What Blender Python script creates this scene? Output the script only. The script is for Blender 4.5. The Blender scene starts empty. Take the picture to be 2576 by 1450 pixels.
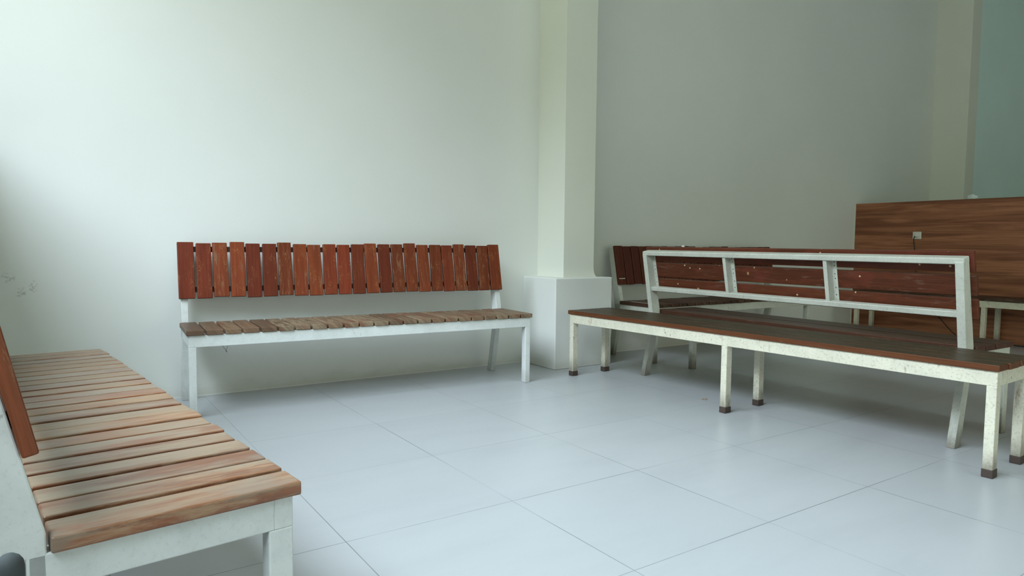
import bpy, bmesh, math, random
from mathutils import Vector, Matrix
PI = math.pi
scene = bpy.context.scene
COL = scene.collection
rng = random.Random(7)

# ------------------------------------------------------------ camera
CAM = Vector((-1.30263911, -3.10870961 + 0.0, 0.89553790))
YAW, PIT, ROL, FPX = 0.595206760, -0.0654860017, 0.00981308034, 1707.557
f = Vector((math.sin(YAW)*math.cos(PIT), math.cos(YAW)*math.cos(PIT), math.sin(PIT)))
r0 = Vector((math.cos(YAW), -math.sin(YAW), 0)); u0 = r0.cross(f)
r = math.cos(ROL)*r0 + math.sin(ROL)*u0
u = -math.sin(ROL)*r0 + math.cos(ROL)*u0
cd = bpy.data.cameras.new('camera'); cam = bpy.data.objects.new('camera', cd); COL.objects.link(cam)
M = Matrix((r, u, -f)).transposed().to_4x4(); M.translation = CAM
cam.matrix_world = M
cd.sensor_fit = 'HORIZONTAL'; cd.sensor_width = 36; cd.lens = FPX*36/2576
cd.clip_start = 0.02; cd.clip_end = 100
scene.camera = cam

# ------------------------------------------------------------ view, world, light
scene.view_settings.view_transform = 'Standard'; scene.view_settings.look = 'None'
scene.view_settings.gamma = 1; scene.view_settings.use_curve_mapping = False
scene.view_settings.exposure = 0.0
try:
    scene.cycles.use_denoising = True
    scene.cycles.max_bounces = 8; scene.cycles.diffuse_bounces = 6; scene.cycles.adaptive_threshold = .015
    scene.cycles.sample_clamp_indirect = 8
except Exception: pass

SKY = (14.4, 16.9, 19.1)
LOW = (1.6, 1.75, 1.35)
w = bpy.data.worlds.new('world'); scene.world = w; w.use_nodes = True
nt = w.node_tree; nt.nodes.clear()
out = nt.nodes.new('ShaderNodeOutputWorld'); bg = nt.nodes.new('ShaderNodeBackground')
tc = nt.nodes.new('ShaderNodeTexCoord'); sep = nt.nodes.new('ShaderNodeSeparateXYZ')
mr = nt.nodes.new('ShaderNodeMapRange'); mr.interpolation_type = 'SMOOTHSTEP'
mr.inputs['From Min'].default_value = math.sin(math.radians(22)); mr.inputs['From Max'].default_value = math.sin(math.radians(32))
mx = nt.nodes.new('ShaderNodeMix'); mx.data_type = 'RGBA'
mx.inputs[6].default_value = (*LOW, 1); mx.inputs[7].default_value = (*SKY, 1)
nt.links.new(tc.outputs['Generated'], sep.inputs[0]); nt.links.new(sep.outputs['Z'], mr.inputs['Value'])
nt.links.new(mr.outputs[0], mx.inputs[0]); nt.links.new(mx.outputs[2], bg.inputs['Color'])
bg.inputs['Strength'].default_value = 1.0
nt.links.new(bg.outputs[0], out.inputs[0])

XL = -2.2                      # inner face of the window wall
WZ0, WZ1 = 1.7, 4.3           # window sill and head
WY0, WY1 = -3.6, 0.4
def portal(name, loc, rot, sx, sy):
    l = bpy.data.lights.new(name, 'AREA'); l.shape = 'RECTANGLE'; l.size = sx; l.size_y = sy
    l.cycles.is_portal = True
    o = bpy.data.objects.new(name, l); COL.objects.link(o); o.location = loc; o.rotation_euler = rot
portal('window_portal', (XL-0.12, (WY0+WY1)/2, (WZ0+WZ1)/2), (0, -PI/2, 0), WZ1-WZ0, WY1-WY0)
BX0, BX1, BZ0, BZ1 = 0.2, 5.6, 0.0, 2.6      # unseen opening behind the camera, added for fill light
portal('opening_portal', ((BX0+BX1)/2, -7.12, (BZ0+BZ1)/2), (PI/2, 0, 0), BX1-BX0, BZ1-BZ0)

# ------------------------------------------------------------ node helper
class NT:
    def __init__(s, name):
        s.m = bpy.data.materials.new(name); s.m.use_nodes = True
        s.t = s.m.node_tree; s.n = s.t.nodes; s.l = s.t.links
        s.b = s.n['Principled BSDF']
    def new(s, k, **kw):
        x = s.n.new(k)
        for a, v in kw.items(): setattr(x, a, v)
        return x
    def put(s, sock, v):
        if isinstance(v, bpy.types.NodeSocket): s.l.new(v, sock)
        elif isinstance(v, (tuple, list)) and sock.type == 'RGBA': sock.default_value = (*v[:3], 1)
        else: sock.default_value = v
    def obj(s): return s.new('ShaderNodeTexCoord').outputs['Object']
    def uv(s, name): 
        x = s.new('ShaderNodeUVMap'); x.uv_map = name; return x.outputs[0]
    def mapv(s, v, scale, loc=(0, 0, 0)):
        x = s.new('ShaderNodeMapping'); s.put(x.inputs['Vector'], v)
        x.inputs['Scale'].default_value = scale; x.inputs['Location'].default_value = loc; return x.outputs[0]
    def noise(s, v, scale=5, detail=4, rough=.55, dist=0, col=False):
        x = s.new('ShaderNodeTexNoise'); s.put(x.inputs['Vector'], v)
        x.inputs['Scale'].default_value = scale; x.inputs['Detail'].default_value = detail
        x.inputs['Roughness'].default_value = rough; x.inputs['Distortion'].default_value = dist
        return x.outputs['Color' if col else 'Fac']
    def voro(s, v, scale, rnd=1):
        x = s.new('ShaderNodeTexVoronoi'); s.put(x.inputs['Vector'], v); x.inputs['Scale'].default_value = scale
        x.inputs['Randomness'].default_value = rnd
        return x.outputs['Distance'], x.outputs['Color']
    def ramp(s, v, a, b, lo=0., hi=1.):
        x = s.new('ShaderNodeMapRange', interpolation_type='SMOOTHSTEP'); s.put(x.inputs['Value'], v)
        x.inputs['From Min'].default_value = a; x.inputs['From Max'].default_value = b
        x.inputs['To Min'].default_value = lo; x.inputs['To Max'].default_value = hi
        return x.outputs[0]
    def math(s, op, a, b=0., c=0.):
        x = s.new('ShaderNodeMath', operation=op); s.put(x.inputs[0], a); s.put(x.inputs[1], b); s.put(x.inputs[2], c); return x.outputs[0]
    def mix(s, fac, a, b, mode='MIX'):
        x = s.new('ShaderNodeMix', data_type='RGBA', blend_type=mode)
        s.put(x.inputs[0], fac); s.put(x.inputs[6], a); s.put(x.inputs[7], b); return x.outputs[2]
    def sep(s, v):
        x = s.new('ShaderNodeSeparateXYZ'); s.put(x.inputs[0], v); return x.outputs
    def fin(s, col, rough=.5, bump=None, bs=.2, bd=.002, spec=.5, **kw):
        s.put(s.b.inputs['Base Color'], col); s.put(s.b.inputs['Roughness'], rough)
        s.b.inputs['Specular IOR Level'].default_value = spec
        if bump is not None:
            x = s.new('ShaderNodeBump'); x.inputs['Strength'].default_value = bs; x.inputs['Distance'].default_value = bd
            s.put(x.inputs['Height'], bump); s.l.new(x.outputs[0], s.b.inputs['Normal'])
        for k, v in kw.items(): s.put(s.b.inputs[k], v)
        return s.m
def lin(r_, g_, b_):
    g = lambda c: (c/255/12.92) if c/255 <= .04045 else ((c/255+.055)/1.055)**2.4
    return (g(r_), g(g_), g(b_))

# ------------------------------------------------------------ materials
def m_plaster(name, base, marks=False, bump=.25, rough=.6):
    n = NT(name); o = n.obj()
    big = n.noise(o, .8, 3); c = n.mix(n.ramp(big, .3, .7), base, tuple(x*.955 for x in base))
    # uneven duller tint, fading out upward from the floor line
    z = n.sep(o)[2]
    edge = n.math('MULTIPLY', n.noise(n.mapv(o, (1, 1, 2.5)), 5, 6, .7), .16)
    low = n.ramp(n.math('SUBTRACT', z, edge), -.10, .02, 1, 0)
    c = n.mix(n.math('MULTIPLY', low, .28), c, lin(150, 146, 118))
    if marks:
        foot = n.ramp(z, .004, .010, 1, 0)
        c = n.mix(n.math('MULTIPLY', foot, .6), c, (.80, .80, .76))
        bl = n.math('MULTIPLY', n.ramp(z, .012, .016, 1, 0), n.ramp(n.noise(n.mapv(o, (1, 0, 0)), 9, 5, .8), .66, .68))
        c = n.mix(n.math('MULTIPLY', bl, .85), c, lin(45, 48, 44))
        # two scuffs beside the corner, seen above the left bench
        for (px, pz, rr) in ((-1.49, .70, .035), (-1.40, .655, .04), (-1.44, .625, .03)):
            d = n.new('ShaderNodeVectorMath', operation='DISTANCE')
            n.put(d.inputs[0], n.mapv(o, (1, 0, 1))); d.inputs[1].default_value = (px, 0, pz)
            k = n.math('MULTIPLY', n.ramp(d.outputs['Value'], rr*.5, rr, 1, 0), n.ramp(n.noise(o, 45, 4, .7), .45, .62))
            c = n.mix(n.math('MULTIPLY', k, .45), c, lin(120, 112, 95))
    dist, _ = n.voro(n.mapv(o, (1, 1, 1), (.3, .2, .1)), 2.2)
    speck = n.math('MULTIPLY', n.ramp(dist, .010, .016, 1, 0), n.ramp(n.noise(o, 1.7), .5, .56))
    c = n.mix(n.math('MULTIPLY', speck, .6), c, lin(120, 120, 105))
    fine = n.noise(o, 60, 3, .6)
    chips = n.math('MULTIPLY', n.ramp(n.noise(o, 16, 5, .75, 1.2), .60, .68), n.ramp(n.noise(o, 1.3, 2), .48, .62))
    h = n.math('ADD', n.math('MULTIPLY', fine, .18), n.math('MULTIPLY', chips, .9))
    h = n.math('ADD', h, n.math('MULTIPLY', n.noise(o, 3.5, 3), 1.4))
    return n.fin(c, rough, h, bump, .0022, .3)

def m_floor():
    n = NT('floor_tiles'); o = n.obj(); x, y, z = n.sep(o)[:3]
    def line(v, k):
        a = n.math('DIVIDE', v, .6); fr = n.math('ABSOLUTE', n.math('SUBTRACT', a, n.math('ROUND', a)))
        d = n.math('MULTIPLY', fr, .6)
        var = n.ramp(n.noise(n.mapv(o, (1.1, 1.1, 1), (k, 0, 0)), 1.1, 3), .35, .62, .35, 1)
        return n.math('MULTIPLY', n.ramp(d, .0010, .0019, 1, 0), var)
    g = n.math('MAXIMUM', line(x, 3), line(y, 9))
    fx = n.math('FLOOR', n.math('DIVIDE', x, .6)); fy = n.math('FLOOR', n.math('DIVIDE', y, .6))
    cm = n.new('ShaderNodeCombineXYZ'); n.put(cm.inputs[0], fx); n.put(cm.inputs[1], fy)
    wn = n.new('ShaderNodeTexWhiteNoise'); wn.noise_dimensions = '3D'; n.put(wn.inputs['Vector'], cm.outputs[0])
    base = n.mix(wn.outputs['Value'], (.43, .447, .458), (.445, .462, .473))
    cloud = n.noise(n.mapv(o, (.6, 2.6, 1)), 2.2, 5, .6)
    base = n.mix(n.ramp(cloud, .4, .75), base, (.41, .427, .438))
    d, _ = n.voro(o, 3.1); sp = n.math('MULTIPLY', n.ramp(d, .008, .014, 1, 0), n.ramp(n.noise(o, 2.2), .47, .52))
    base = n.mix(n.math('MULTIPLY', sp, .7), base, lin(95, 98, 95))
    sm = n.math('MULTIPLY', n.ramp(n.noise(n.mapv(o, (1, 3, 1)), 5, 6, .7, .8), .70, .82), .15)
    col = n.mix(n.math('MULTIPLY', g, .72), base, lin(92, 100, 100))
    return n.fin(col, .30, n.math('MULTIPLY', g, -1.), .25, .0015, .5)

def m_wood(name, A, B, worn, wear=.4, rough=.4, scratch=0., specks=0., streak=.5, spec=.5, tone=.35, patch=None, coat=0., top=None, tm=(.25, .6, .75, 1)):
    """UV 'grain' runs along the slat in metres; UV 'piece' holds two random numbers per slat."""
    n = NT(name); uv = n.uv('grain'); pc = n.sep(n.uv('piece')); r1, r2 = pc[0], pc[1]; o = n.obj()
    g1 = n.noise(n.mapv(uv, (3, 70, 1)), 1.6, 6, .65, .3)
    g2 = n.noise(n.mapv(uv, (1.2, 22, 1)), 1.3, 4, .6, .6)
    c = n.mix(n.ramp(g2, .3, .7), A, B)
    c = n.mix(n.math('MULTIPLY', n.ramp(g1, .35, .65), streak), c, tuple(x*.55 for x in B))
    hs = n.new('ShaderNodeHueSaturation'); n.put(hs.inputs['Color'], c)
    n.put(hs.inputs['Value'], n.ramp(r1, 0, 1, 1-tone, 1+tone)); n.put(hs.inputs['Hue'], n.ramp(r2, 0, 1, .496, .503))
    c = hs.outputs[0]
    wmask = n.ramp(n.math('ADD', n.noise(n.mapv(uv, (5, 30, 1)), 1.5, 8, .72, .4), n.math('MULTIPLY', n.math('SUBTRACT', r2, .5), .18)), .62-wear*.35, .74-wear*.2)
    c = n.mix(n.math('MULTIPLY', wmask, .85), c, worn)
    if patch:
        pm = n.ramp(n.noise(n.mapv(uv, (4, 8, 1)), 1.2, 4, .6), .52, .66)
        c = n.mix(n.math('MULTIPLY', pm, .7), c, patch)
    if scratch:
        q = n.new('ShaderNodeTexNoise'); n.put(q.inputs['Vector'], n.mapv(uv, (14, 55, 1))); q.inputs['Scale'].default_value = 1.; q.inputs['Detail'].default_value = 2; q.inputs['Distortion'].default_value = 3.
        s1 = n.math('ABSOLUTE', n.math('SUBTRACT', q.outputs['Fac'], .5))
        s1 = n.math('MULTIPLY', n.ramp(s1, .004, .010, 1, 0), n.ramp(n.noise(n.mapv(uv, (9, 20, 1)), 1.1, 3), .52, .62))
        c = n.mix(n.math('MULTIPLY', s1, scratch), c, lin(190, 140, 85))
        sm = n.ramp(n.noise(n.mapv(uv, (8, 18, 1)), 1.3, 5, .7), .60, .75)
        c = n.mix(n.math('MULTIPLY', sm, scratch*.6), c, lin(122, 100, 72))
    if specks:
        d, vc = n.voro(n.mapv(uv, (1, 1, 1)), 24)
        cs = n.sep(vc)[0]
        sp = n.math('MULTIPLY', n.ramp(d, .09, .15, 1, 0), n.ramp(cs, .55, .58))
        c = n.mix(n.math('MULTIPLY', sp, specks), c, lin(205, 185, 150))
        d2, vc2 = n.voro(n.mapv(uv, (1.0, .8, 1), (3, 1, 0)), 7)
        sp2 = n.math('MULTIPLY', n.ramp(d2, .05, .10, 1, 0), n.ramp(n.sep(vc2)[1], .8, .82))
        c = n.mix(n.math('MULTIPLY', sp2, specks), c, lin(200, 165, 110))
    if top:   # upward faces: worn and grimy; on the near bench also painted wall sheen
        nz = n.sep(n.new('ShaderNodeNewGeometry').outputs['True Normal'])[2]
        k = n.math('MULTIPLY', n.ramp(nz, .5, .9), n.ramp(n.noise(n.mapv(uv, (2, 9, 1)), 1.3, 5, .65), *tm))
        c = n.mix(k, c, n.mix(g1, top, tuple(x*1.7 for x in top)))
    rr = n.math('ADD', rough, n.math('MULTIPLY', wmask, .18))
    h = n.math('ADD', g1, n.math('MULTIPLY', n.noise(n.mapv(uv, (4, 26, 1)), 2, 6, .7), .6))
    return n.fin(c, rr, h, .35, .0012, spec, **({'Coat Weight': coat, 'Coat Roughness': .25} if coat else {}))

def m_paint(name, base, dirt=.15, grime=.3, rust=0., rough=.42):
    n = NT(name); o = n.obj(); z = n.sep(o)[2]
    c = n.mix(n.ramp(n.noise(o, 9, 5, .7), .35, .7), base, tuple(x*.88 for x in base))
    mot = n.ramp(n.noise(o, 95, 3, .7), .53, .68)
    c = n.mix(n.math('MULTIPLY', mot, dirt*1.1), c, lin(140, 135, 112))
    ch = n.ramp(n.noise(n.mapv(o, (1, 1, .6)), 55, 4, .6, .5), .70, .735)
    c = n.mix(n.math('MULTIPLY', ch, min(1, dirt*3.5)), c, lin(62, 52, 40))
    lowm = n.ramp(n.math('ADD', z, n.math('MULTIPLY', n.noise(n.mapv(o, (1, 1, .4)), 40, 5, .7), .14)), .06, .22, 1, 0)
    c = n.mix(n.math('MULTIPLY', lowm, grime), c, lin(84, 74, 58))
    if rust:
        rm = n.math('MULTIPLY', n.ramp(n.noise(n.mapv(o, (1, 1, .25)), 22, 6, .7), .56, .70), n.ramp(n.noise(o, 3, 2), .5, .6))
        c = n.mix(n.math('MULTIPLY', rm, rust), c, lin(130, 92, 45))
    return n.fin(c, rough, n.noise(o, 120, 3), .12, .0006, .5)

def m_plain(name, c, rough=.5, **kw):
    n = NT(name); o = n.obj()
    return n.fin(n.mix(n.noise(o, 30, 3), c, tuple(x*.8 for x in c)), rough, n.noise(o, 90, 3), .1, .0005, **kw)

def m_panel():
    n = NT('panel_laminate'); o = n.obj()
    w1 = n.noise(n.mapv(o, (1, .55, 9)), 1.4, 5, .6, .6); w2 = n.noise(n.mapv(o, (1, .9, 30)), 2.2, 5, .65, .4)
    c = n.mix(n.ramp(w1, .36, .64), (.19, .060, .026), (.42, .165, .080))
    c = n.mix(n.math('MULTIPLY', n.ramp(w2, .45, .65), .5), c, (.14, .050, .022))
    return n.fin(c, .42, w2, .08, .0006, .45)

M_WALL = m_plaster('wall_plaster', (.75, .76, .72), marks=True)
M_PIL = m_plaster('pillar_plaster', (.76, .77, .68))
M_CEIL = m_plaster('ceiling_plaster', (.60, .61, .54))
M_BLUE = m_plaster('far_wall_paint', (.78, .96, .93), rough=.4)
M_FLOOR = m_floor()
M_PANEL = m_panel()
P_CLEAN = m_paint('enamel_white', (.68, .705, .68), .11, .30)
P_CREAM = m_paint('enamel_cream', (.71, .675, .54), .45, .85, rust=.8)
P_MID = m_paint('enamel_grimy', (.60, .61, .53), .30, .8, rust=.3)
W_NEAR = m_wood('weathered_orange_wood', (.27, .088, .026), (.18, .056, .018), (.36, .23, .13), .5, .34, streak=.55, tone=.22, patch=(.20, .16, .12), spec=.6, top=(.200, .145, .094), tm=(.40, .58, .12, .90))  # grey top tone paints in wall sheen; base darkened for shaded slat edges
W_NEARB = m_wood('orange_varnished_wood', (.24, .065, .022), (.18, .047, .016), (.30, .16, .09), .05, .42, tone=.12, spec=.3)
W_BSEAT = m_wood('weathered_brown_wood', (.19, .115, .065), (.13, .07, .038), (.26, .19, .12), .5, .45, tone=.22, patch=(.17, .055, .028), spec=.4)
W_BBACK = m_wood('red_varnished_wood', (.190, .037, .012), (.145, .027, .009), (.22, .11, .06), .06, .42, scratch=.75, tone=.25, spec=.22)
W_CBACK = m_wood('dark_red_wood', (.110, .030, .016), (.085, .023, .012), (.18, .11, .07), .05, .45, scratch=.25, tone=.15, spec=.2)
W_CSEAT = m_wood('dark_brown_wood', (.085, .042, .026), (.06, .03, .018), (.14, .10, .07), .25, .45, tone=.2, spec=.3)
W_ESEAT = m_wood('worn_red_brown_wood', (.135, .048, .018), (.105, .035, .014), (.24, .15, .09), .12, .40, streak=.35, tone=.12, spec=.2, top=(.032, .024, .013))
W_DSEAT = m_wood('dull_red_brown_wood', (.088, .034, .018), (.070, .026, .014), (.14, .09, .06), .15, .38, streak=.4, tone=.12, spec=.35)
W_DBACK = m_wood('speckled_red_wood', (.130, .036, .015), (.088, .024, .010), (.16, .08, .055), .15, .45, specks=1., tone=.18, patch=(.15, .034, .018), spec=.22)
W_BATTEN = m_plain('dark_batten_wood', (.075, .04, .028), .6)
M_CAP = m_plain('brown_foot_rubber', (.055, .035, .026), .7)
M_DARK = m_plain('black_rubber', (.02, .02, .02), .5)
M_GREY = m_plain('dark_grey_plastic', (.055, .065, .066), .8)
M_WHITEP = m_plain('socket_plastic', (.80, .80, .72), .35)
M_HOLE = m_plain('screw_dark', (.03, .025, .02), .6)

# ------------------------------------------------------------ mesh helpers
def slab(bm, P, ex, ey, ez, piece=None, la=0, jitter=True):
    """oriented box: corner P, edge vectors ex, ey, ez; la = index of the length axis for the grain"""
    P = Vector(P); E = [Vector(ex), Vector(ey), Vector(ez)]
    if E[0].cross(E[1]).dot(E[2]) < 0: P = P + E[0]; E[0] = -E[0]
    gl = bm.loops.layers.uv.get('grain') or bm.loops.layers.uv.new('grain')
    pl = bm.loops.layers.uv.get('piece') or bm.loops.layers.uv.new('piece')
    ou, ov = rng.random()*20, rng.random()*20
    pr = piece or (rng.random(), rng.random())
    vs = {}
    for i in (0, 1):
        for j in (0, 1):
            for k in (0, 1): vs[i, j, k] = bm.verts.new(P + i*E[0] + j*E[1] + k*E[2])
    L = [e.length for e in E]; key = {v: c for c, v in vs.items()}
    for q in (((0,0,0),(0,1,0),(1,1,0),(1,0,0)), ((0,0,1),(1,0,1),(1,1,1),(0,1,1)), ((0,0,0),(1,0,0),(1,0,1),(0,0,1)),
              ((0,1,0),(0,1,1),(1,1,1),(1,1,0)), ((0,0,0),(0,0,1),(0,1,1),(0,1,0)), ((1,0,0),(1,1,0),(1,1,1),(1,0,1))):
        fc = bm.faces.new([vs[c] for c in q])
        for lp in fc.loops:
            c = key[lp.vert]; o2 = [a for a in (0, 1, 2) if a != la]
            lp[gl].uv = (ou + c[la]*L[la], ov + c[o2[0]]*L[o2[0]] + c[o2[1]]*L[o2[1]])
            lp[pl].uv = pr
def box(bm, x0, x1, y0, y1, z0, z1, **k): slab(bm, (x0, y0, z0), (x1-x0, 0, 0), (0, y1-y0, 0), (0, 0, z1-z0), **k)
def prism(bm, pts, axis, a0, a1):
    """polygon pts (p,q) extruded along axis (0=x: p=y,q=z; 1=y: p=x,q=z; 2=z: p=x,q=y)"""
    def mk(p, q, a): return ((a, p, q), (p, a, q), (p, q, a))[axis]
    A = [bm.verts.new(mk(p, q, a0)) for p, q in pts]; B = [bm.verts.new(mk(p, q, a1)) for p, q in pts]
    bm.faces.new(A); bm.faces.new(B[::-1])
    for i in range(len(pts)):
        j = (i+1) % len(pts); bm.faces.new((A[i], B[i], B[j], A[j]))
    bmesh.ops.recalc_face_normals(bm, faces=bm.faces)
def tube(bm, pts, rad, seg=10):
    pts = [Vector(p) for p in pts]; rings = []
    for i, p in enumerate(pts):
        d = (pts[min(i+1, len(pts)-1)] - pts[max(i-1, 0)]).normalized()
        a = d.cross(Vector((0, 0, 1))); a = a if a.length > .05 else d.cross(Vector((1, 0, 0))); a.normalize(); b = d.cross(a)
        rr = rad[i] if isinstance(rad, (list, tuple)) else rad
        rings.append([bm.verts.new(p + rr*(math.cos(2*PI*k/seg)*a + math.sin(2*PI*k/seg)*b)) for k in range(seg)])
    for A, B in zip(rings, rings[1:]):
        for k in range(seg): bm.faces.new((A[k], A[(k+1) % seg], B[(k+1) % seg], B[k]))
    bm.faces.new(rings[0][::-1]); bm.faces.new(rings[-1])
    bmesh.ops.recalc_face_normals(bm, faces=bm.faces)
def disc(bm, c, n, rad, h, seg=24):
    c = Vector(c); n = Vector(n).normalized(); tube(bm, [c, c+n*h], rad, seg)
def obj(name, bm, mat, parent=None, bevel=0., smooth=False, seg=2):
    me = bpy.data.meshes.new(name); bm.to_mesh(me); bm.free()
    o = bpy.data.objects.new(name, me); COL.objects.link(o); me.materials.append(mat)
    if parent: o.parent = parent
    if bevel:
        b = o.modifiers.new('bevel', 'BEVEL'); b.width = bevel; b.segments = seg; b.limit_method = 'ANGLE'; b.harden_normals = False
    if smooth:
        for p in me.polygons: p.use_smooth = True
    return o
def tag(o, label=None, cat=None, group=None, kind=None):
    if label: o['label'] = label
    if cat: o['category'] = cat
    if group: o['group'] = group
    if kind: o['kind'] = kind
    return o
def thing(name, label, cat, loc=(0, 0, 0), rz=0, group=None):
    o = bpy.data.objects.new(name, None); COL.objects.link(o); o.empty_display_size = .1
    o.location = loc; o.rotation_euler = (0, 0, rz); return tag(o, label, cat, group)
def struct(name, bm, mat, parent=None, **k):
    return tag(obj(name, bm, mat, parent, **k), kind='structure')
def B(): return bmesh.new()

# ------------------------------------------------------------ the room
H = 4.6; XR = 11.0; YF = -7.0
def wy(x): return 1.092 - .012*(x + .6)          # the back wall runs a hair off the tile lines
bm = B(); box(bm, XL-.3, XR+.3, YF-.3, 1.5, -.1, 0); struct('floor', bm, M_FLOOR)
bm = B(); box(bm, XL-.3, XR+.3, YF-.3, 1.5, H, H+.1); struct('ceiling', bm, M_CEIL)
XP2 = 7.68
bm = B(); prism(bm, [(XL-.25, wy(XL-.25)), (XP2+.2, wy(XP2+.2)), (XP2+.2, 1.4), (XL-.25, 1.4)], 2, 0, H); struct('wall_back', bm, M_WALL)
bm = B(); prism(bm, [(XP2+.2, wy(XP2+.2)-.28), (XR+.2, wy(XR)-.28), (XR+.2, 1.4), (XP2+.2, 1.4)], 2, 0, H); struct('wall_far', bm, M_BLUE)
bm = B(); box(bm, XR, XR+.2, YF-.2, 1.3, 0, H); struct('wall_right', bm, M_WALL)
# window wall on the left
bm = B(); box(bm, XL-.22, XL, YF-.2, wy(XL), 0, WZ0); box(bm, XL-.22, XL, YF-.2, wy(XL), WZ1, H)
box(bm, XL-.22, XL, YF-.2, WY0, WZ0, WZ1); box(bm, XL-.22, XL, WY1, wy(XL), WZ0, WZ1); box(bm, XL, -1.70, -.85, wy(XL), 0, 1.52); struct('wall_left', bm, M_WALL)  # last box: unseen ledge, added to shade the back wall's left end
bm = B()
for y in (WY0, WY0+1.7, WY1-1.75, WY1-.05): box(bm, XL-.14, XL-.08, y, y+.05, WZ0, WZ1)
box(bm, XL-.14, XL-.08, WY0, WY1, WZ0, WZ0+.05); box(bm, XL-.14, XL-.08, WY0, WY1, WZ1-.05, WZ1)
struct('window_1', bm, P_CLEAN)
# wall behind the photographer, with a wide opening added for fill light
bm = B(); box(bm, XL, BX0, YF-.2, YF, 0, H); box(bm, BX1, XR, YF-.2, YF, 0, H); box(bm, BX0, BX1, YF-.2, YF, BZ1, H)
struct('wall_front', bm, M_WALL)

# pillar in the back wall: square shaft on a waist-high plinth
bm = B(); X0, X1, Y0 = 1.755, 2.04, .745; rr = .055; zb = .652
prof = [(X0, zb), (X0, H)]
arc = [(X1+rr*.75-rr*.75*math.sin(t), zb+rr*1.4-rr*1.4*math.cos(t)) for t in [k*PI/2/8 for k in range(9)]]
prof = [(X0, zb)] + arc + [(X1, H), (X0, H)]
prism(bm, prof, 1, Y0, wy(2)+.02)
p1 = struct('pillar', bm, M_PIL, bevel=.006, seg=3)
bm = B(); box(bm, 1.632, 2.165, .675, wy(2)+.02, 0, .652); struct('plinth', bm, M_WALL, p1, bevel=.007, seg=3)
# second pillar beyond the partition
bm = B(); box(bm, XP2, XP2+.23, .612, 1.2, 0, H); struct('pillar', bm, M_PIL, bevel=.006)

# low partition clad in wood grain board
XPN = 6.05; YP = wy(XPN)
bm = B(); box(bm, XPN+.004, XPN+.14, -4.6, YP, 0, 1.366); box(bm, XPN-.004, XPN+.004, YP-.014, YP-.0005, 0, 1.366)
pt = struct('wall_partition', bm, M_PIL)
bm = B(); box(bm, XPN-.008, XPN+.004, -4.6, YP-.014, .006, 1.368); obj('wood_panel', bm, M_PANEL, pt, bevel=.002)

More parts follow.
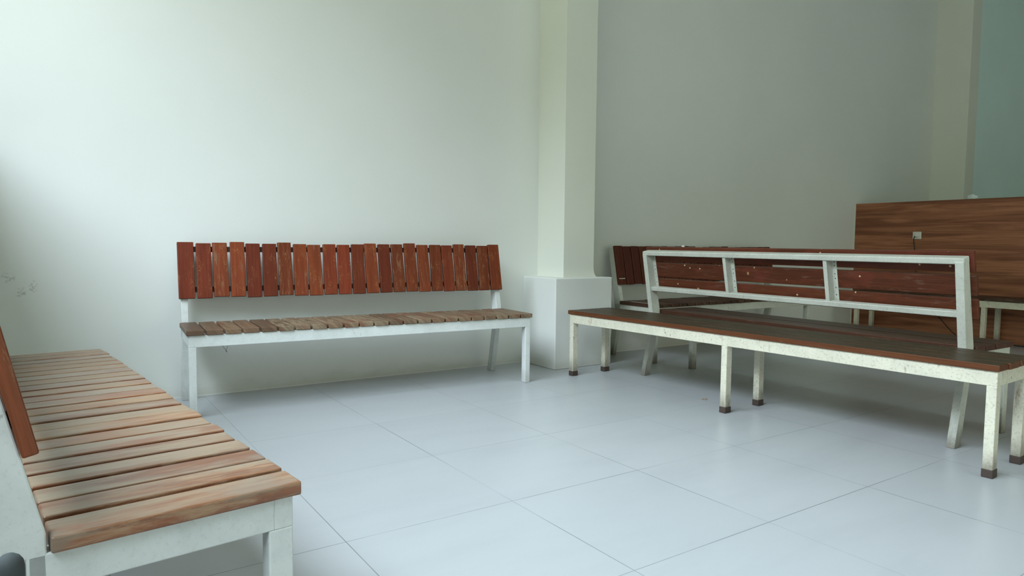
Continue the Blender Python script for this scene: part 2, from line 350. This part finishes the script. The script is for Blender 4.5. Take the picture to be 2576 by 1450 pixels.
# ------------------------------------------------------------ benches
ZS, TH = .448, .026        # seat height, slat thickness
LW, LD = .036, .046        # leg section
VB, VT, ZB, ZT = .398, .462, .580, .884
def back_line(z): return VB + (z-ZB)*(VT-VB)/(ZT-ZB)
def slat_row_v(bm, L, n, v0, v1, z0, jit, gap=.0105):
    """seat slats running across the bench"""
    p = L/n
    for i in range(n):
        a = i*p + gap/2 + rng.uniform(-1, 1)*.0012; b = (i+1)*p - gap/2 + rng.uniform(-1, 1)*.0012
        if i == 0: a = 0
        if i == n-1: b = L
        j = rng.uniform(-1, 1)*jit; sk = rng.uniform(-1, 1)*jit*.6; dz = rng.uniform(-.0012, .0012)
        slab(bm, (a, v0+j, z0+dz), (b-a, 0, 0), (sk, v1-v0, 0), (0, 0, TH), la=1)
def bench(name, label, loc, rz, L, paint, seat_m, back_m, kind='cross', n=23, jit=.003, caps=False, backrest=True, mids=0, depth=.385, gap=.0105, group='slatted benches in the waiting room'):
    t = thing(name, label, 'bench', loc, rz, group)
    zr1 = ZS-TH; zr0 = zr1-.060
    bv0 = depth if not backrest else .385
    # legs
    us = [.010, L-.010-LW]
    if mids: us.insert(1, L/2-LW/2)
    ch = .034 if caps else 0
    def legpart(pts_bottom, pts_top, u_, rear=False):
        bm = B(); (vb0, vb1), (vt0, vt1) = pts_bottom, pts_top
        V = [bm.verts.new((uu, v, z)) for (v, z) in ((vb0, ch*.6), (vb1, ch*.6), (vt1, zr0+.001), (vt0, zr0+.001)) for uu in (u_, u_+LW)]
        for q in ((0, 1, 3, 2), (2, 3, 5, 4), (4, 5, 7, 6), (6, 7, 1, 0), (0, 2, 4, 6), (1, 7, 5, 3)): bm.faces.new([V[i] for i in q])
        bmesh.ops.recalc_face_normals(bm, faces=bm.faces)
        lg = obj('leg', bm, paint, t, bevel=.003)
        bm = B()
        if caps: 
            box(bm, u_-.002, u_+LW+.002, vb0-.002, vb1+.002, 0, ch); tag(obj('foot_cap', bm, M_CAP, lg, bevel=.003), 'brown foot cap')
        return lg
    for u_ in us:
        legpart((.010, .010+LD), (.010, .010+LD), u_)
        if backrest: legpart((.472, .528), (.398, .452), u_, True)
        else: legpart((.308, .308+LD), (.308, .308+LD), u_)
    # seat frame
    bm = B(); vr = .452 if backrest else .308+LD
    box(bm, .010, L-.010, .010, .010+.036, zr0, zr1)
    box(bm, .010, L-.010, vr-.036, vr, zr0, zr1)
    for u_ in us: box(bm, u_, u_+LW, .045, vr-.035, zr0, zr1-.0006)
    obj('seat_frame', bm, paint, t, bevel=.0025)
    # seat
    bm = B()
    if kind == 'cross': slat_row_v(bm, L, n, 0, bv0+.006 if backrest else bv0, zr1, jit, gap)
    else:
        nb = 4; g = .0065; wv = (depth+g)/nb - g if not backrest else (.384+g)/nb - g
        for i in range(nb):
            slab(bm, (rng.uniform(-.003, .003) if i else 0, i*(wv+g), zr1+rng.uniform(-.0008, .0008)), (L+rng.uniform(-.003, .003), 0, 0), (0, wv, 0), (0, 0, TH), la=0)
    obj('seat', bm, seat_m, t, bevel=.0035 if kind == 'cross' else .003, seg=3)
    if not backrest: return t
    # back posts, leaning
    sl = (VT-VB)/(ZT-ZB); off = .0245
    for u_ in (us[0], us[-1]):
        bm = B(); top = ZT-.012 if kind == 'cross' else ZT-.034; vf = lambda z: back_line(z) + (off if kind == 'cross' else .024)
        rp = .030
        poly = [(.3915, zr0+.002), (.452, zr0+.002), (vf(top)+.056, top-.02)]
        poly += [(vf(top)+.056-.02+.02*math.cos(a), top-.02+.02*math.sin(a)) for a in (.5, 1.0, PI/2)]
        poly += [(vf(top)+.016, top)] if kind == 'cross' else [(vf(top)+.004, top)]
        poly += [(vf(top), top-.012), (.3925, .452)]
        prism(bm, poly, 0, u_, u_+LW); obj('back_post', bm, paint, t, bevel=.003)
    bf = t
    nrm = Vector((0, -1, sl)).normalized()          # towards the sitter
    upd = Vector((0, sl, 1)).normalized(); hb = (ZT-ZB)*math.sqrt(1+sl*sl)
    if kind == 'cross':
        for z0 in (ZB+.030, ZT-.052):
            bm = B(); slab(bm, (us[0]+LW, back_line(z0)+.0225, z0), (us[-1]-us[0]-LW, 0, 0), -nrm*.010, upd*.030, la=0)
            obj('slat_batten', bm, W_BATTEN, t, bevel=.001)
        bm = B(); p = L/n; gap = .0105
        for i in range(n):
            a = i*p + gap/2; b = (i+1)*p - gap/2
            if i == 0: a = 0
            if i == n-1: b = L
            dz = rng.uniform(-.004, .004); dh = rng.uniform(-.004, .004); sk = rng.uniform(-.0035, .0035)
            if i in (0, n-1): dz = -.002; dh = .005; sk = 0
            slab(bm, Vector((a, back_line(ZB), ZB))+upd*dz, (b-a, 0, 0), -nrm*.022, upd*(hb+dh)+Vector((sk, 0, 0)), la=2)
        obj('backrest', bm, back_m, t, bevel=.0035, seg=3)
    else:
        # frame seen from behind: top and bottom rails, two dividers, drilled flat strips
        fo = .0235
        for z0, hh, u1, u2 in ((ZT-.046, .030, us[0]-.001, us[-1]+LW+.001), (ZB+.018, .028, us[0]+LW, us[-1])):
            bm = B(); slab(bm, Vector((u1, back_line(z0), z0))-nrm*(fo+(.001 if z0 > .7 else .016)), (u2-u1, 0, 0), -nrm*(.056 if z0 > .7 else .038), upd*hh)
            obj('back_rail', bm, paint, bf, bevel=.006 if z0 > .7 else .004, seg=3)
        dv = [us[0] + (us[-1]-us[0])*k/3 for k in (1, 2)]
        for u_ in dv:
            bm = B(); slab(bm, Vector((u_, back_line(ZB+.03), ZB+.03))-nrm*fo, (.022, 0, 0), -nrm*.050, upd*(hb-.075)); obj('divider', bm, paint, bf, bevel=.002)
        for u_ in dv + [us[-1]]:
            near = u_ != us[-1]
            uu = u_-.022 if near else u_-.02
            bm = B(); slab(bm, Vector((uu-.003, back_line(ZB+.03), ZB+.03))-nrm*(fo-.001), (.026, 0, 0), -nrm*.004, upd*(hb-.080))
            st = obj('fixing_strip', bm, paint, bf, bevel=.0008)
            for k in (.035, .075, .125, .150, .195, .215):
                bm = B(); c = Vector((uu+.009+rng.uniform(-.001, .001), back_line(ZB+.03), ZB+.03)) + upd*(k*.98+.006) - nrm*(fo+.0025)
                disc(bm, c, -nrm, .0030, .0012, 10); obj('screw', bm, M_HOLE, st)
        bm = B(); nb = 3; g = .016; hw = (hb+g)/nb - g
        for i in range(nb):
            slab(bm, Vector((-.012 if i != 2 else -.006, back_line(ZB), ZB)) + upd*(i*(hw+g)), (L+.018, 0, 0), -nrm*.0225, upd*hw, la=0)
        obj('backrest', bm, back_m, t, bevel=.003, seg=3)
    return t

bench('slatted_bench', 'near bench in the left foreground, pale weathered orange seat slats on white legs', (-.931, -1.86, 0), 1.679, 2.005, P_CLEAN, W_NEAR, W_NEARB, gap=.0135, group=None)
bench('slatted_bench', 'bench against the bright back wall left of the pillar, upright red brown back slats', (-.767, .545, 0), -.066, 2.015, P_CLEAN, W_BSEAT, W_BBACK, group=None)
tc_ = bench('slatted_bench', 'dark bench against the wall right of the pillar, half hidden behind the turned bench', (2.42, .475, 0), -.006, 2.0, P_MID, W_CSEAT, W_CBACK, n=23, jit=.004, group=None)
bench('board_bench', 'bench seen from behind, long speckled red back boards in an open white frame', (2.527, -1.775, 0), 1.556, 2.0, P_MID, W_DSEAT, W_DBACK, kind='long', group=None)
bench('backless_bench', 'backless bench of long brown boards, six cream legs with brown foot caps', (1.587, .479, 0), math.radians(-87.77), 2.51, P_CREAM, W_ESEAT, None, kind='long', backrest=False, mids=1, caps=True, group=None)
bench('backless_bench', 'far backless bench standing along the wood clad partition', (5.63, .76, 0), math.radians(-90), 2.40, P_CREAM, W_CSEAT, None, kind='long', backrest=False, mids=1, caps=False, group=None)
bench('low_bench', 'brown slatted bench seat just showing behind the near bench, at the left edge', (-1.395, -1.98, 0), 1.679, 1.0, P_MID, W_BSEAT, None, kind='cross', backrest=False, n=11, group=None)

bm = B(); box(bm, .034, .046, .10, .30, ZS+.0004, ZS+.0014); obj('tape_strip', bm, P_MID, tc_)
bm = B(); slab(bm, Vector((.008, back_line(.622), .622))-Vector((0, .0012, 0)), (.062, 0, 0), (0, .0012, 0), (0, .0012, .006)); obj('tape_strip', bm, P_MID, tc_)

# ------------------------------------------------------------ small things
t = thing('wall_socket', 'white square socket plate high on the wood clad partition', 'socket', (XPN-.008, .343, 1.018))
bm = B(); box(bm, -.012, 0, -.0415, .0415, -.0385, .0385); obj('cover_plate', bm, M_WHITEP, t, bevel=.006, seg=3)
bm = B(); disc(bm, (-.0115, 0, 0), (-1, 0, 0), .021, .002, 28); obj('socket_ring', bm, M_WHITEP, t, bevel=.0007)
t = thing('power_cord', 'black cord hanging from the white socket down to the floor', 'cord', (XPN-.008, .343, 1.018))
bm = B(); tube(bm, [(-.0135, 0, -.001), (-.030, 0, -.001), (-.036, 0, -.001)], [.018, .017, .012], 20); obj('plug', bm, M_WHITEP, t, bevel=.001)
pts = [(-.034, .004, -.006), (-.036, .014, -.022), (-.03, .018, -.06), (-.02, .016, -.11), (-.016, .004, -.22), (-.018, -.01, -.37), (-.02, -.09, -.56), (-.02, -.2, -.75), (-.022, -.32, -.89), (-.025, -.40, -.965), (-.03, -.47, -1.003), (-.035, -.62, -1.013), (-.04, -.8, -1.0135), (-.045, -1.05, -1.0135)]
def spline(P, k=6):
    P = [Vector(p) for p in P]; o = []
    for i in range(len(P)-1):
        a, b, c, d = P[max(i-1, 0)], P[i], P[i+1], P[min(i+2, len(P)-1)]
        for j in range(k):
            s = j/k; o.append(.5*((2*b)+(c-a)*s+(2*a-5*b+4*c-d)*s*s+(3*b-a-3*c+d)*s**3))
    return o+[P[-1]]
bm = B(); tube(bm, spline(pts), .0045, 8); obj('cord', bm, M_DARK, t, smooth=True)

def crumple(name, label, cat, loc, s, mat, seed):
    q = random.Random(seed); bm = B(); bmesh.ops.create_icosphere(bm, subdivisions=3, radius=1)
    for v in bm.verts:
        k = .65 + .5*q.random(); v.co = Vector((v.co.x*s[0]*k, v.co.y*s[1]*k, max(v.co.z*s[2]*k, -s[2]*.7)))
    mz = min(v.co.z for v in bm.verts)
    for v in bm.verts: v.co.z -= mz
    o = obj(name, bm, mat); o.location = loc; return tag(o, label, cat)
n = NT('thin_plastic'); M_FILM = n.fin((.70, .78, .80), .3, n.noise(n.obj(), 60, 3), .4, .002, .5)
crumple('plastic_scrap', 'crumpled pale plastic scrap lying on top of the wood clad partition', 'scrap', (6.10, -.12, 1.367), (.03, .045, .028), M_FILM, 3)
crumple('paper_crumb', 'tiny white paper crumb on the top board of the turned bench', 'crumb', (2.078-.0, -.085, .884), (.006, .012, .006), M_WHITEP, 5)
bm = B(); N = 28
tube(bm, [(.018*math.cos(2*PI*k/N)*(1+.15*math.sin(3*k)), .011*math.sin(2*PI*k/N), .0016) for k in range(N-2)], .0014, 6)
o = obj('rubber_band', bm, m_plain('tan_rubber', (.35, .22, .12), .5), smooth=True); o.location = (1.818, -.512, 0); tag(o, 'small tan rubber band on the floor in front of the backless bench', 'rubber band')
bm = B()
YW = wy(-.49) - .0012
for P in (((-.5001, .301), (-.4889, .2705), (-.4786, .2598), (-.4752, .2441)), ((-.4672, .2869), (-.4702, .265), (-.4786, .2596), (-.4706, .2437))):
    tube(bm, [(x, YW + (.0006 if i % 2 else 0), z) for i, (x, z) in enumerate(P)], .0008, 5)
tag(obj('wall_crack', bm, M_DARK), 'fine dark branching crack on the wall below the upright slatted bench', 'crack')
# dark rounded rod end at the picture corner
bm = B(); tube(bm, [(0, 0, 0), (0, 0, .534)] + [(0, 0, .534+.016*math.sin(a)) for a in (.4, .8, 1.2, 1.45)], [.0145, .0145] + [.0145*math.cos(a) for a in (.4, .8, 1.2, 1.45)], 20)
o = obj('rod', bm, M_GREY, smooth=True); o.location = (-1.352, -2.2, 0); tag(o, 'dark grey rod with a rounded top at the lower left corner', 'rod')
